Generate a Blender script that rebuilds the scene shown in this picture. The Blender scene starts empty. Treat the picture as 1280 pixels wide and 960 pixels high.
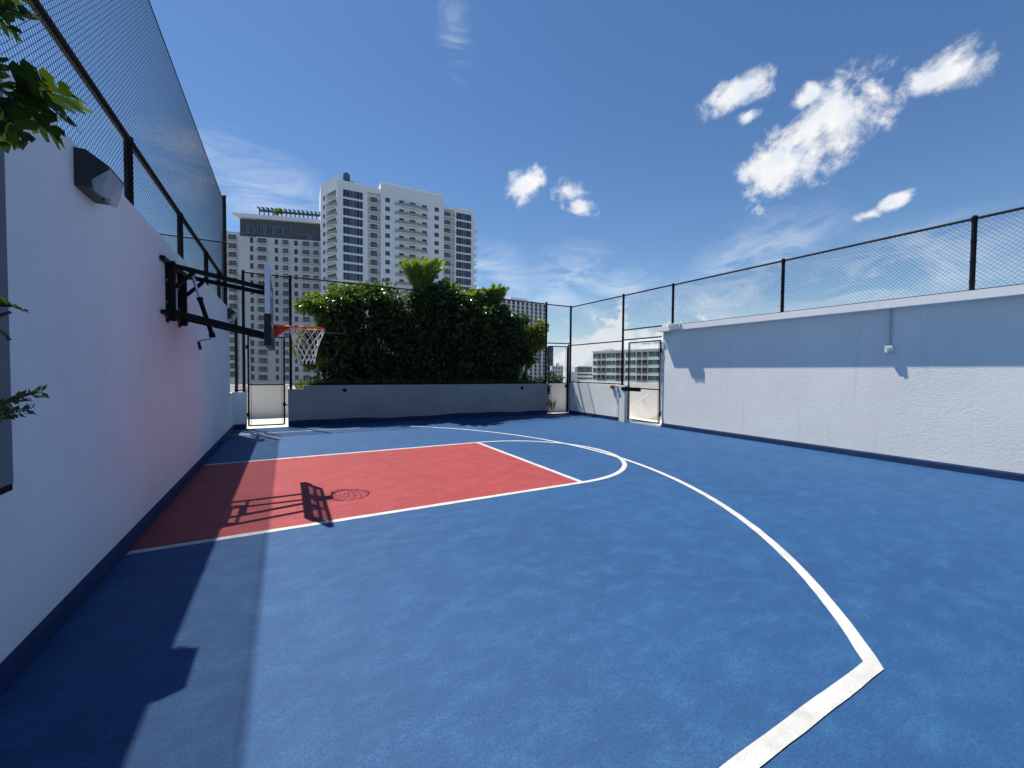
import bpy, math, random
from mathutils import Vector, Matrix

random.seed(7)
SC = bpy.context.scene
COL = SC.collection
PI = math.pi

# ------------------------------------------------------------------ helpers
class MB:
    """collects faces; build() links them as ONE mesh object"""
    def __init__(self):
        self.v = []; self.f = []; self.m = []
    def face(self, pts, m=0):
        n = len(self.v); self.v += [tuple(p) for p in pts]
        self.f.append(tuple(range(n, n + len(pts)))); self.m.append(m)
    def hexa(self, p, m=0):
        n = len(self.v); self.v += [tuple(q) for q in p]
        for q in ((3, 2, 1, 0), (4, 5, 6, 7), (0, 1, 5, 4), (1, 2, 6, 5), (2, 3, 7, 6), (3, 0, 4, 7)):
            self.f.append(tuple(n + i for i in q)); self.m.append(m)
    def box(self, a, b, m=0):
        x0, y0, z0 = (min(a[i], b[i]) for i in range(3)); x1, y1, z1 = (max(a[i], b[i]) for i in range(3))
        self.hexa([(x0, y0, z0), (x1, y0, z0), (x1, y1, z0), (x0, y1, z0), (x0, y0, z1), (x1, y0, z1), (x1, y1, z1), (x0, y1, z1)], m)
    def prism(self, poly, z0, z1, m=0):
        n = len(self.v); k = len(poly)
        self.v += [(p[0], p[1], z0) for p in poly] + [(p[0], p[1], z1) for p in poly]
        self.f.append(tuple(n + i for i in reversed(range(k)))); self.f.append(tuple(n + k + i for i in range(k))); self.m += [m, m]
        for i in range(k):
            j = (i + 1) % k; self.f.append((n + i, n + j, n + k + j, n + k + i)); self.m.append(m)
    def extrude(self, poly, d, m=0):
        """a planar 3-D polygon swept along the vector d"""
        d = Vector(d); n = len(self.v); k = len(poly)
        self.v += [tuple(p) for p in poly] + [tuple(Vector(p) + d) for p in poly]
        self.f.append(tuple(n + i for i in reversed(range(k)))); self.f.append(tuple(n + k + i for i in range(k))); self.m += [m, m]
        for i in range(k):
            j = (i + 1) % k; self.f.append((n + i, n + j, n + k + j, n + k + i)); self.m.append(m)
    def tube(self, pts, r, seg=8, m=0, closed=False, caps=True):
        P = [Vector(p) for p in pts]; k = len(P); n0 = len(self.v)
        rr = r if isinstance(r, (list, tuple)) else [r] * k
        prev = None
        for i in range(k):
            if closed: t = P[(i + 1) % k] - P[i - 1]
            else: t = P[min(i + 1, k - 1)] - P[max(i - 1, 0)]
            t.normalize()
            if prev is None:
                a = Vector((0, 0, 1)) if abs(t.z) < .9 else Vector((1, 0, 0))
                s = t.cross(a).normalized()
            else:
                s = (prev - t * prev.dot(t)).normalized()
            prev = s; w = t.cross(s)
            for q in range(seg):
                c = 2 * PI * q / seg
                self.v.append(tuple(P[i] + (s * math.cos(c) + w * math.sin(c)) * rr[i]))
        for i in range(k if closed else k - 1):
            j = (i + 1) % k
            for q in range(seg):
                q2 = (q + 1) % seg
                self.f.append((n0 + i * seg + q, n0 + i * seg + q2, n0 + j * seg + q2, n0 + j * seg + q)); self.m.append(m)
        if caps and not closed:
            self.f.append(tuple(n0 + q for q in reversed(range(seg)))); self.m.append(m)
            self.f.append(tuple(n0 + (k - 1) * seg + q for q in range(seg))); self.m.append(m)
    def build(self, name, mats, parent=None, smooth=False):
        me = bpy.data.meshes.new(name)
        me.from_pydata(self.v, [], self.f)
        for mt in (mats if isinstance(mats, (list, tuple)) else [mats]): me.materials.append(mt)
        me.polygons.foreach_set('material_index', self.m)
        if smooth: me.polygons.foreach_set('use_smooth', [True] * len(self.f))
        me.update()
        o = bpy.data.objects.new(name, me); COL.objects.link(o)
        if parent is not None:
            o.parent = parent
            o.matrix_parent_inverse = Matrix.Translation(-Vector(parent.location))
        return o

def tag(o, label=None, cat=None, group=None, kind=None):
    if label: o['label'] = label
    if cat: o['category'] = cat
    if group: o['group'] = group
    if kind: o['kind'] = kind
    return o
def thing(name, loc, label, cat, group=None):
    o = bpy.data.objects.new(name, None); o.location = loc; o.empty_display_size = .1
    COL.objects.link(o); return tag(o, label, cat, group)
def struct(name, mb, mat):
    return tag(mb.build(name, mat), kind='structure')

# ------------------------------------------------------------------ materials
def nodes(name):
    m = bpy.data.materials.new(name); m.use_nodes = True
    nt = m.node_tree; b = nt.nodes['Principled BSDF']
    return m, nt, b
def N(nt, t, **k):
    n = nt.nodes.new(t)
    for a, v in k.items():
        if a.startswith('i_'): n.inputs[a[2:].replace('_', ' ')].default_value = v
        else: setattr(n, a, v)
    return n
def mapped(nt, scale=(1, 1, 1)):
    tc = N(nt, 'ShaderNodeNewGeometry'); mp = N(nt, 'ShaderNodeMapping'); mp.inputs['Scale'].default_value = scale
    nt.links.new(tc.outputs['Position'], mp.inputs['Vector']); return mp.outputs[0]
def noise(nt, vec, scale, detail=5, rough=.6):
    n = N(nt, 'ShaderNodeTexNoise'); n.inputs['Scale'].default_value = scale; n.inputs['Detail'].default_value = detail
    n.inputs['Roughness'].default_value = rough; nt.links.new(vec, n.inputs['Vector']); return n.outputs[0]
def ramp(nt, fac, stops):
    r = N(nt, 'ShaderNodeValToRGB'); e = r.color_ramp.elements
    e[0].position, e[0].color = stops[0][0], (*stops[0][1], 1)
    e[1].position, e[1].color = stops[-1][0], (*stops[-1][1], 1)
    for p, c in stops[1:-1]:
        q = e.new(p); q.color = (*c, 1)
    nt.links.new(fac, r.inputs[0]); return r.outputs[0]
def g3(v): return (v, v, v)
def mixc(nt, a, b, fac, mode='MIX'):
    m = N(nt, 'ShaderNodeMix', data_type='RGBA', blend_type=mode)
    for s, v in ((0, fac), (6, a), (7, b)):
        if hasattr(v, 'links') or hasattr(v, 'is_linked'): nt.links.new(v, m.inputs[s])
        else: m.inputs[s].default_value = v if s == 0 else (*v, 1)
    return m.outputs[2]
def bump(nt, b, h, strength, dist=.01, normal=None):
    n = N(nt, 'ShaderNodeBump'); n.inputs['Strength'].default_value = strength; n.inputs['Distance'].default_value = dist
    nt.links.new(h, n.inputs['Height'])
    if normal is not None: nt.links.new(normal, n.inputs['Normal'])
    nt.links.new(n.outputs[0], b.inputs['Normal']); return n.outputs[0]
def pmat(name, col, rough=.6, metal=0., var=.12, scale=6., spec=.5, bmp=0., bscale=60.):
    m, nt, b = nodes(name)
    v = mapped(nt)
    c = ramp(nt, noise(nt, v, scale), [(.3, tuple(max(0, x * (1 - var)) for x in col)), (.7, tuple(min(1, x * (1 + var)) for x in col))])
    nt.links.new(c, b.inputs['Base Color'])
    b.inputs['Roughness'].default_value = rough; b.inputs['Metallic'].default_value = metal
    b.inputs['Specular IOR Level'].default_value = spec
    if bmp: bump(nt, b, noise(nt, v, bscale, 4), bmp, .004)
    return m

def court_mat(name, col, pale, dark):
    """acrylic sport coating: sandy grain, roller mottling, squeegee streaks, scuffs"""
    m, nt, b = nodes(name)
    big = noise(nt, mapped(nt), .5, 6, .65)
    mot = noise(nt, mapped(nt, (1, 1.5, 1)), 3.4, 14, .8)
    streak = noise(nt, mapped(nt, (1.0, 2.6, 1)), 1.9, 13, .78)
    scuff = noise(nt, mapped(nt, (1.6, 7., 1)), 2.3, 9, .8)
    spot = noise(nt, mapped(nt), 1.15, 10, .74)
    grain = noise(nt, mapped(nt), 75, 5, .85)
    fine = noise(nt, mapped(nt), 170, 3, .75)
    c = mixc(nt, dark, col, ramp(nt, big, [(.32, g3(0)), (.6, g3(1))]))
    c = mixc(nt, c, dark, ramp(nt, mot, [(.36, g3(.9)), (.5, g3(0))]))
    c = mixc(nt, c, pale, ramp(nt, mot, [(.49, g3(0)), (.64, g3(.75))]))
    c = mixc(nt, c, pale, ramp(nt, streak, [(.54, g3(0)), (.74, g3(.6))]))
    c = mixc(nt, c, tuple(min(1, x * 1.3 + .008) for x in pale), ramp(nt, scuff, [(.63, g3(0)), (.76, g3(.55))]))
    c = mixc(nt, c, tuple(min(1, x * 1.35 + .02) for x in pale), ramp(nt, spot, [(.68, g3(0)), (.78, g3(.5))]))
    c = mixc(nt, c, tuple(x * .5 for x in col), ramp(nt, grain, [(.38, g3(.95)), (.53, g3(0))]))
    c = mixc(nt, c, tuple(min(1, x * 1.6 + .006) for x in pale), ramp(nt, fine, [(.58, g3(0)), (.72, g3(.8))]))
    nt.links.new(c, b.inputs['Base Color'])
    b.inputs['Roughness'].default_value = .6; b.inputs['Specular IOR Level'].default_value = .32
    n1 = bump(nt, b, grain, .7, .004)
    bump(nt, b, fine, .4, .0015, n1)
    return m

def stucco(name, col, var=.05, sx=(1, 1, 1), bmp=.5, bs=14., stain=.12, tint=None):
    m, nt, b = nodes(name)
    v = mapped(nt, sx)
    n1 = noise(nt, mapped(nt), .8, 6, .65); n2 = noise(nt, v, bs, 6, .68); n3 = noise(nt, mapped(nt), 110, 3, .6)
    c = ramp(nt, n1, [(.3, tuple(x * (1 - var) for x in col)), (.7, tuple(min(1, x * (1 + var)) for x in col))])
    drip = noise(nt, mapped(nt, (5, 5, .25)), 1.6, 5, .6)
    c = mixc(nt, c, tuple(x * .72 for x in (tint or col)), ramp(nt, drip, [(.58, g3(0)), (.85, g3(stain * 3))]))
    nt.links.new(c, b.inputs['Base Color']); b.inputs['Roughness'].default_value = .8; b.inputs['Specular IOR Level'].default_value = .2
    sp = noise(nt, mapped(nt), 9, 4, .8)
    c = mixc(nt, c, tuple(x * .55 for x in (tint or col)), ramp(nt, sp, [(.70, g3(0)), (.77, g3(.5))])); nt.links.new(c, b.inputs['Base Color'])
    pm = ramp(nt, noise(nt, mapped(nt), 1.1, 5, .7), [(.32, g3(.12)), (.66, g3(1))])
    k = bump(nt, b, mixc(nt, g3(.5), n2, pm), bmp, .012)
    bump(nt, b, n3, bmp * .6, .003, k)
    return m

M = {}
M['blue'] = court_mat('court_blue', (.0125, .074, .198), (.028, .115, .250), (.009, .055, .158))
M['red'] = court_mat('court_red', (.31, .040, .044), (.37, .068, .066), (.24, .030, .035))
def line_mat():
    m, nt, b = nodes('line_paint')
    c = ramp(nt, noise(nt, mapped(nt), 6, 10, .75), [(.32, (.37, .365, .35)), (.62, (.52, .512, .485))])
    c = mixc(nt, c, (.30, .32, .36), ramp(nt, noise(nt, mapped(nt), 90, 3, .7), [(.30, g3(.9)), (.45, g3(0))]))
    nt.links.new(c, b.inputs['Base Color']); b.inputs['Roughness'].default_value = .7; b.inputs['Specular IOR Level'].default_value = .25
    bump(nt, b, noise(nt, mapped(nt), 120, 3, .7), .5, .003); return m
M['line'] = line_mat()
M['base'] = pmat('base_blue', (.012, .032, .092), .65, var=.2, scale=8, spec=.2)
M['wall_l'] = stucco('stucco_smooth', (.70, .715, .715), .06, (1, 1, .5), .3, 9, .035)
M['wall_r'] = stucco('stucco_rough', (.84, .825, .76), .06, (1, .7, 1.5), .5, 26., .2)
M['coping'] = stucco('coping_paint', (.84, .83, .79), .06, (1, 1, 1), .3, 18, .25)
M['planter'] = stucco('planter_concrete', (.31, .30, .275), .14, (1, 1, 1), .3, 10, .35)
M['pilaster'] = stucco('raw_concrete', (.15, .17, .18), .15, (1, 1, .4), .5, 14, .3)
M['deck'] = stucco('deck_concrete', (.66, .65, .61), .08, (1, 1, 1), .3, 6, .0)
M['parapet'] = stucco('parapet_paint', (.74, .73, .70), .05, (1, 1, 1), .3, 9, .15)
M['black'] = pmat('black_powder_coat', (.005, .006, .008), .5, var=.25, scale=12, spec=.16)
M['wire'] = pmat('black_wire', (.005, .006, .008), .9, var=.1, scale=8, spec=.02)
M['steel'] = pmat('bright_steel', (.55, .56, .58), .3, 1., var=.08, scale=20)
M['alu'] = pmat('aluminium_frame', (.62, .66, .72), .38, .6, var=.06, scale=20)
M['pad'] = pmat('rubber_pad', (.012, .012, .014), .6, var=.2, scale=20)
M['rim'] = pmat('orange_rim', (.56, .06, .016), .4, var=.1, scale=20)
M['net'] = pmat('white_net', (.82, .82, .79), .8, var=.06, scale=40)
M['bronze'] = pmat('dark_bronze', (.022, .022, .026), .45, var=.2, scale=15)
M['soil'] = pmat('soil', (.05, .035, .022), .95, var=.4, scale=14, bmp=.8, bscale=30)
M['bark'] = pmat('bark', (.075, .055, .04), .9, var=.35, scale=25, bmp=.6, bscale=40)
M['grey'] = pmat('grey_fitting', (.42, .44, .45), .5, var=.08, scale=20)
M['white'] = pmat('white_fitting', (.74, .74, .72), .5, var=.05, scale=20)
M['redfit'] = pmat('red_fitting', (.45, .03, .03), .4, var=.1, scale=30)
M['drain'] = pmat('black_drain', (.01, .011, .013), .8, var=.2, scale=30, spec=.08)

def glassy(name, col, alpha, rough=.08):
    m, nt, b = nodes(name)
    out = nt.nodes['Material Output']
    tr = N(nt, 'ShaderNodeBsdfTransparent'); tr.inputs[0].default_value = (*col, 1)
    gl = N(nt, 'ShaderNodeBsdfGlossy'); gl.inputs['Roughness'].default_value = rough
    df = N(nt, 'ShaderNodeBsdfDiffuse'); df.inputs[0].default_value = (.7, .75, .8, 1)
    mx = N(nt, 'ShaderNodeMixShader'); mx.inputs[0].default_value = .07; nt.links.new(tr.outputs[0], mx.inputs[1]); nt.links.new(gl.outputs[0], mx.inputs[2])
    m2 = N(nt, 'ShaderNodeMixShader'); m2.inputs[0].default_value = alpha; nt.links.new(mx.outputs[0], m2.inputs[1]); nt.links.new(df.outputs[0], m2.inputs[2])
    nt.links.new(m2.outputs[0], out.inputs[0]); return m
M['acrylic'] = glassy('clear_acrylic', (.74, .77, .79), .08)
M['lens'] = glassy('prismatic_lens', (.75, .76, .76), .4, .25)
M['green_pane'] = glassy('greenish_pane', (.7, .74, .62), .35, .2)

def win_mat(name, col, rough=.12):
    m, nt, b = nodes(name)
    geo = N(nt, 'ShaderNodeNewGeometry')
    c = ramp(nt, geo.outputs['Random Per Island'], [(0., tuple(x * .45 for x in col)), (.62, col), (.9, tuple(x * 1.8 for x in col)), (1., tuple(min(1, x * 3.2 + .02) for x in col))])
    nt.links.new(c, b.inputs['Base Color']); b.inputs['Roughness'].default_value = rough; b.inputs['Specular IOR Level'].default_value = .6
    return m
M['win'] = win_mat('window_glass', (.035, .042, .055))
M['win_green'] = win_mat('green_window_glass', (.03, .075, .07))
M['shaded_recess'] = win_mat('painted_recess_shade', (.045, .045, .045), .6)  # shade of the balcony recesses put into the colour of flat panes
M['twhite'] = stucco('tower_white', (.78, .79, .80), .04, bmp=.1, bs=2, stain=.05)
M['tgrey'] = stucco('tower_beige', (.60, .60, .61), .05, bmp=.1, bs=2, stain=.05)
M['tdark'] = stucco('tower_charcoal', (.10, .10, .115), .08, bmp=.1, bs=2, stain=.05)
M['owhite'] = stucco('office_white', (.78, .78, .75), .04, bmp=.1, bs=2, stain=.05)
M['mull'] = pmat('mullion', (.42, .43, .44), .5, var=.04)
M['rail_g'] = pmat('balcony_rail', (.30, .31, .32), .5, var=.08)
M['teal'] = pmat('roof_teal', (.05, .085, .10), .6, var=.2)
M['rooflite'] = pmat('roof_pale_blue', (.35, .42, .47), .5, var=.1)

def leaf_mat(name, lo, hi, rough=.36, trans=.3):
    m, nt, b = nodes(name)
    geo = N(nt, 'ShaderNodeNewGeometry')
    c = ramp(nt, geo.outputs['Random Per Island'], [(0., lo), (.55, tuple((a + d) / 2 for a, d in zip(lo, hi))), (1., hi)])
    nt.links.new(c, b.inputs['Base Color']); b.inputs['Roughness'].default_value = rough; b.inputs['Specular IOR Level'].default_value = .5
    out = nt.nodes['Material Output']
    tl = N(nt, 'ShaderNodeBsdfTranslucent'); tc = mixc(nt, c, (1.6, 1.7, .5), 1., 'MULTIPLY'); nt.links.new(tc, tl.inputs[0])
    mx = N(nt, 'ShaderNodeMixShader'); mx.inputs[0].default_value = trans
    nt.links.new(b.outputs[0], mx.inputs[1]); nt.links.new(tl.outputs[0], mx.inputs[2]); nt.links.new(mx.outputs[0], out.inputs[0])
    return m
M['leaf_dark'] = leaf_mat('leaf_dark', (.024, .05, .014), (.095, .145, .04), .22, .36)
M['leaf_mid'] = leaf_mat('leaf_mid', (.06, .10, .022), (.17, .235, .06), .24, .42)
M['leaf_yel'] = leaf_mat('leaf_yellow_green', (.07, .11, .02), (.19, .23, .05), .35, .4)
M['leaf_near'] = leaf_mat('leaf_near', (.028, .055, .014), (.09, .135, .028), .25, .4)
M['palm'] = leaf_mat('palm_leaf', (.08, .13, .025), (.19, .25, .06), .32, .4)
M['leaf_far'] = leaf_mat('leaf_far', (.03, .055, .02), (.06, .1, .035), .6, .15)

# ------------------------------------------------------------------ sizes (metres; camera stands at 0,0)
WX, RX, BY = -1.23, 9.678, 12.95          # left wall face, right wall face, back plane
WTOP, RAILZ, NETZ = 3.085, 3.66, 5.40

# ------------------------------------------------------------------ ground, deck, court
b = MB(); b.box((-9000, -9000, -25.5), (9000, 9000, -25)); struct('ground', b, pmat('city_ground', (.15, .165, .16), .9, var=.35, scale=.02))
b = MB(); b.box((-12, -12, -25), (13, 16.3, -.02)); struct('roof_deck', b, M['deck'])
b = MB(); b.box((WX - .02, -10, -.019), (RX + .02, BY, 0)); struct('court_floor', b, M['blue'])
KY0, KY1, KX1 = 4.60, 8.30, 3.72
W = .04
b = MB(); b.face([(WX + .022, KY0 + W, .003), (KX1 - W, KY0 + W, .003), (KX1 - W, KY1 - W, .003), (WX + .022, KY1 - W, .003)]); struct('painted_key', b, M['red'])
# court lines, 8 cm wide, with the slight wobble of taped edges
b = MB(); jr = random.Random(5)
def ribbon(L, R, z, keep=(False, False)):
    """one painted ribbon between two lists of edge points"""
    jt = lambda p: (p[0] + jr.uniform(-.0028, .0028), p[1] + jr.uniform(-.0028, .0028), z)
    n = len(L) - 1; fx = lambda p, i: (p[0], p[1], z) if (i == 0 and keep[0]) or (i == n and keep[1]) else jt(p)
    L = [fx(p, i) for i, p in enumerate(L)]; R = [fx(p, i) for i, p in enumerate(R)]
    for i in range(len(L) - 1): b.face([L[i], R[i], R[i + 1], L[i + 1]])
def strip(p, q, w=W, z=.003):
    p = Vector((*p, 0)); q = Vector((*q, 0)); t = (q - p).normalized(); s = Vector((-t.y, t.x, 0)) * w; k = max(2, int((q - p).length / .12))
    P = [p.lerp(q, i / k) for i in range(k + 1)]
    ribbon([a + s for a in P], [a - s for a in P], z)
strip((WX + .03, KY0), (KX1 + W, KY0)); strip((WX + .03, KY1), (KX1 + W, KY1))
strip((KX1, KY0 + W), (KX1, KY1 - W))
cy = (KY0 + KY1) / 2; R0 = (KY1 - KY0) / 2
def band(cx, cyy, r, a0, a1, n, z, keep=(False, False)):
    A = [a0 + (a1 - a0) * i / n for i in range(n + 1)]
    ribbon([(cx + (r - W) * math.cos(a), cyy + (r - W) * math.sin(a)) for a in A], [(cx + (r + W) * math.cos(a), cyy + (r + W) * math.sin(a)) for a in A], z, keep)
band(KX1 + W, cy, R0, -PI / 2, PI / 2, 64, .003)
AC, AY, AR, LY0, LY1 = -1.44, 6.40, 6.90, .94, 11.86
a0 = math.asin((LY0 - AY) / AR); a1 = math.asin((LY1 - AY) / AR)
ai0 = math.asin((LY0 + W - AY) / (AR - W)); ao0 = math.asin((LY0 - W - AY) / (AR + W))
am = -.70
band(AC, AY, AR, am, a1 - .001, 100, .0055, (True, False))
K = 14   # the near end runs into the corner line with a mitred tip
P = [(AC + (AR - W) * math.cos(am + (ai0 - am) * i / K), AY + (AR - W) * math.sin(am + (ai0 - am) * i / K)) for i in range(K + 1)]
Q = [(AC + (AR + W) * math.cos(am + (ao0 - am) * i / K), AY + (AR + W) * math.sin(am + (ao0 - am) * i / K)) for i in range(K + 1)]
ribbon(P, Q, .0055, (True, True))
xi, xo = P[-1][0], Q[-1][0]
k = 30
ribbon([(WX + .02 + (xi - WX - .02) * i / k, LY0 + W) for i in range(k + 1)], [(WX + .02 + (xo - WX - .02) * i / k, LY0 - W) for i in range(k + 1)], .0055, (False, True))
xe1 = AC + AR * math.cos(a1)
strip((WX + .02, LY1), (xe1 + .06, LY1))
struct('court_markings', b, M['line'])

# ------------------------------------------------------------------ walls
t = thing('court_wall', (WX, 6, 0), 'tall smooth white stucco wall the hoop hangs on, in shade below the tall netting', 'wall')
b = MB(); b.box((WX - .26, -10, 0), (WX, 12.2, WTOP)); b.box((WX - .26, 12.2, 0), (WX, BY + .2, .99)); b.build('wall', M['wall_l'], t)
b = MB(); b.extrude([(WX, -10, 0), (WX + .022, -10, 0), (WX + .016, -10, .10), (WX + .004, -10, .14), (WX, -10, .14)], (0, BY + 9.99, 0)); b.build('base_band', M['base'], t)
b = MB(); b.box((WX, .4, 1.0), (WX + .02, 3.0, WTOP - .02)); o = b.build('pilaster', M['pilaster'], t); o['label'] = 'grey raw concrete strip on the white wall'
b = MB(); b.box((WX, .4, .965), (WX + .018, 2.998, 1.0)); b.build('pilaster_dark_edge', M['drain'], t)  # thin dark strip along the lower edge of the concrete strip

t = thing('low_wall', (-1.1, BY + .1, 0), 'short low white wall between the left gate and the tall shaded wall', 'wall')
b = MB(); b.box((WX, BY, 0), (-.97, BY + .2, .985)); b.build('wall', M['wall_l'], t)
b = MB(); b.box((WX + .022, BY - .018, 0), (-.97, BY, .13)); b.build('base_band', M['base'], t)
b = MB(); b.box((-.97, BY - .005, 0), (-.945, BY + .2, 1.12)); b.build('jamb', M['parapet'], t)

t = thing('parapet_wall', (RX, 3, 0), 'long white rough stucco wall with coping, sunlit below a broad band of shade', 'wall')
b = MB(); b.box((RX, -10, 0), (RX + .32, 8.35, 2.79)); b.build('wall', M['wall_r'], t)
b = MB(); b.box((9.46, -10, 2.79), (RX + .5, 8.40, 2.93)); b.build('coping', M['coping'], t)
b = MB(); b.extrude([(RX, -10, 0), (RX - .022, -10, 0), (RX - .016, -10, .09), (RX - .004, -10, .12), (RX, -10, .12)], (0, 18.345, 0)); b.build('base_band', M['base'], t)

t = thing('low_wall', (9.7, 11.3, 0), 'low sunlit white wall under the corner fence, crossed by thin diagonal shadows', 'wall')
b = MB(); b.box((9.58, 9.99, 0), (9.78, 12.70, 1.19)); b.build('wall', M['wall_r'], t)
b = MB(); b.box((9.56, 9.99, 0), (9.58, 12.70, .12)); b.build('base_band', M['base'], t)
b = MB(); b.box((9.55, 9.74, 0), (9.78, 9.985, 1.18)); o = b.build('pier', M['parapet'], t)

# planter
t = thing('planter', (4.36, BY + 1, 0), 'long raised grey concrete planter full of bushes across the back of the court', 'planter')
b = MB()
b.box((.03, BY, 0), (8.70, BY + .2, 1.05)); b.box((.42, BY, 1.05), (8.70, BY + .2, 1.15))
b.box((.03, BY + .2, 0), (.23, BY + 2.1, 1.05)); b.box((8.50, BY + .2, 0), (8.70, BY + 2.1, 1.15)); b.box((.23, BY + 1.9, 0), (8.50, BY + 2.1, 1.12))
b.build('planter_wall', M['planter'], t)
b = MB()
n = 30
for i in range(n):
    x0, x1 = .03 + 8.67 * i / n, .03 + 8.67 * (i + 1) / n
    h = lambda x: .15 + .02 * math.sin(x * 1.4) + .012 * math.sin(x * 4.1)
    b.hexa([(x0, BY - .012, 0), (x1, BY - .012, 0), (x1, BY, 0), (x0, BY, 0), (x0, BY - .008, h(x0)), (x1, BY - .008, h(x1)), (x1, BY, h(x1)), (x0, BY, h(x0))])
b.build('base_band', M['base'], t)
b = MB(); b.box((.23, BY + .2, .6), (8.50, BY + 1.9, .98)); b.build('soil', M['soil'], t)
for x in (1.50, 7.58):
    b = MB(); b.tube([(x, BY - .03, 1.0), (x, BY + .01, 1.0)], .055, 20); b.build('drain_cap', M['drain'], t)

# deck beyond the court
t = thing('roof_parapet', (0, 16, 0), 'sunlit cream parapet beyond the left gate at the far edge of the deck', 'wall')
b = MB(); b.box((-12, 16.0, -.02), (8.8, 16.25, 1.08)); b.build('wall', M['parapet'], t)
t = thing('roof_parapet', (10, 14, 0), 'pale low wall beyond the right hand corner gate with plant shadows', 'wall')
b = MB(); b.box((8.705, 13.95, -.02), (11.25, 14.15, 1.16)); b.build('wall', M['parapet'], t)
t = thing('roof_parapet', (11.1, 11, 0), 'pale low wall behind the mesh gate with a sloping handrail on it', 'wall')
b = MB(); b.box((11.05, 6.0, -.02), (11.25, 13.945, 1.22)); b.build('wall', M['parapet'], t)
t = thing('handrail', (10.98, 10, 0), 'thin white sloping handrail on the low wall behind the mesh gate', 'handrail')
b = MB(); P = [(10.93, 9.05, .95), (10.90, 9.25, 1.06), (10.90, 9.6, 1.05), (10.90, 10.9, .28)]; b.tube(P, .022, 8); b.build('rail', M['white'], t)
for y, z in ((9.45, 1.04), (10.2, .68)):
    b = MB(); b.tube([(10.90, y, z), (10.92, y - .02, z - .14), (11.05, y - .02, z - .16)], .012, 6); b.build('bracket', M['grey'], t)
b = MB(); b.box((RX - .05, 8.36, -.02), (9.95, 9.735, .035)); struct('threshold', b, M['deck'])

# ------------------------------------------------------------------ chain link
def chain(name, parent, O, U, V, w, h, pitch, r, over=0.):
    """diamond wire mesh on the rectangle O + u*U + v*V"""
    O = Vector(O); U = Vector(U).normalized(); V = Vector(V).normalized(); NN = U.cross(V)
    b = MB(); H = h + over
    k0 = int(-H / pitch) - 1; k1 = int((w + H) / pitch) + 1
    def seg(p, q, off):
        d = (q - p); L = d.length
        if L < 1e-4: return
        d /= L; s = d.cross(NN)
        n = len(b.v)
        A = O + p.x * U + p.y * V + NN * off; B = O + q.x * U + q.y * V + NN * off
        D = (B - A).normalized(); S = D.cross(NN)
        for X in (A, B):
            b.v.append(tuple(X + S * r)); b.v.append(tuple(X - S * .5 * r + NN * .87 * r)); b.v.append(tuple(X - S * .5 * r - NN * .87 * r))
        for i in range(3):
            j = (i + 1) % 3; b.f.append((n + i, n + j, n + 3 + j, n + 3 + i)); b.m.append(0)
    for k in range(k0, k1 + 1):
        c = k * pitch
        # v = u - c   and  v = -(u - c) + H-ish mirrored
        u0, u1 = max(0, c), min(w, c + H)
        if u1 > u0: seg(Vector((u0, u0 - c, 0)), Vector((u1, u1 - c, 0)), r)
        u0, u1 = max(0, c), min(w, c + H)
        if u1 > u0: seg(Vector((u0, H - (u0 - c), 0)), Vector((u1, H - (u1 - c), 0)), -r)
    return b.build(name, M['wire'], parent)
def post(parent, p, z0, z1, r=.032, ties=True, name='post'):
    b = MB(); x, y = p
    b.tube([(x, y, z0), (x, y, z1)], r, 12)
    b.tube([(x, y, z1), (x, y, z1 + .025), (x, y, z1 + .045)], [r * 1.15, r * 1.1, r * .4], 12)
    if ties:
        z = z0 + .15
        while z < z1 - .05:
            b.tube([(x, y, z), (x, y, z + .022)], r * 1.18, 10); z += .32
    return b.build(name, M['black'], parent)
def rail(parent, p, q, r=.021, name='rail'):
    b = MB(); b.tube([p, q], r, 10); return b.build(name, M['black'], parent)

# left net above the wall
t = thing('netting_fence', (-1.4, 6, WTOP), 'tall black chain link netting rising above the shaded white wall', 'fence')
XN, RZ, NZ, YE = -1.42, 3.95, 5.88, 13.3
chain('chain_link_mesh', t, (XN + .04, -5, WTOP - .01), (0, 1, 0), (0, 0, 1), YE + 5, NZ - WTOP, .052, .0018, .015)
rail(t, (XN, -5, RZ), (XN, YE - .04, RZ), .034)
for y in (-1.53, .8, 3.13, 5.68, 8.02, 10.33, 12.1): post(t, (XN, y), WTOP - .02, RZ, .038, False)
post(t, (XN, YE), -.02, 6.17, .04)
b = MB(); b.tube([(XN + .04, -5, NZ), (XN + .04, YE, NZ)], .006, 6); b.build('tension_wire', M['wire'], t)

t = thing('chain_link_fence', (-3.5, BY + .3, 0), 'distant fence panel seen through the tall netting beyond the shaded wall', 'fence')
chain('chain_link_mesh', t, (-5.5, BY + .1, .9), (1, 0, 0), (0, 0, 1), 4.1, 4.0, .0707, .0021)
rail(t, (-5.5, BY + .1, 4.9), (-1.33, BY + .1, 4.9), .018)
post(t, (-5.5, BY + .1), 0, 4.9)

# right wall fence
XF = 9.62
t = thing('chain_link_fence', (XF, 3, 2.93), 'black chain link fence standing on the coping of the sunlit white wall', 'fence')
chain('chain_link_mesh', t, (XF + .03, -9.9, 2.94), (0, 1, 0), (0, 0, 1), 17.9, 1.16, .0707, .0019, .025)
rail(t, (XF, -9.9, 4.09), (XF, 8.0, 4.09))
rail(t, (XF + .03, -9.9, 2.965), (XF + .03, 8.0, 2.965), .006, 'tension_wire')
for y in (-9.2, -6.4, -3.55, -.68, 2.19, 5.05, 7.98): post(t, (XF, y), 2.93, 4.1, .034)

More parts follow.
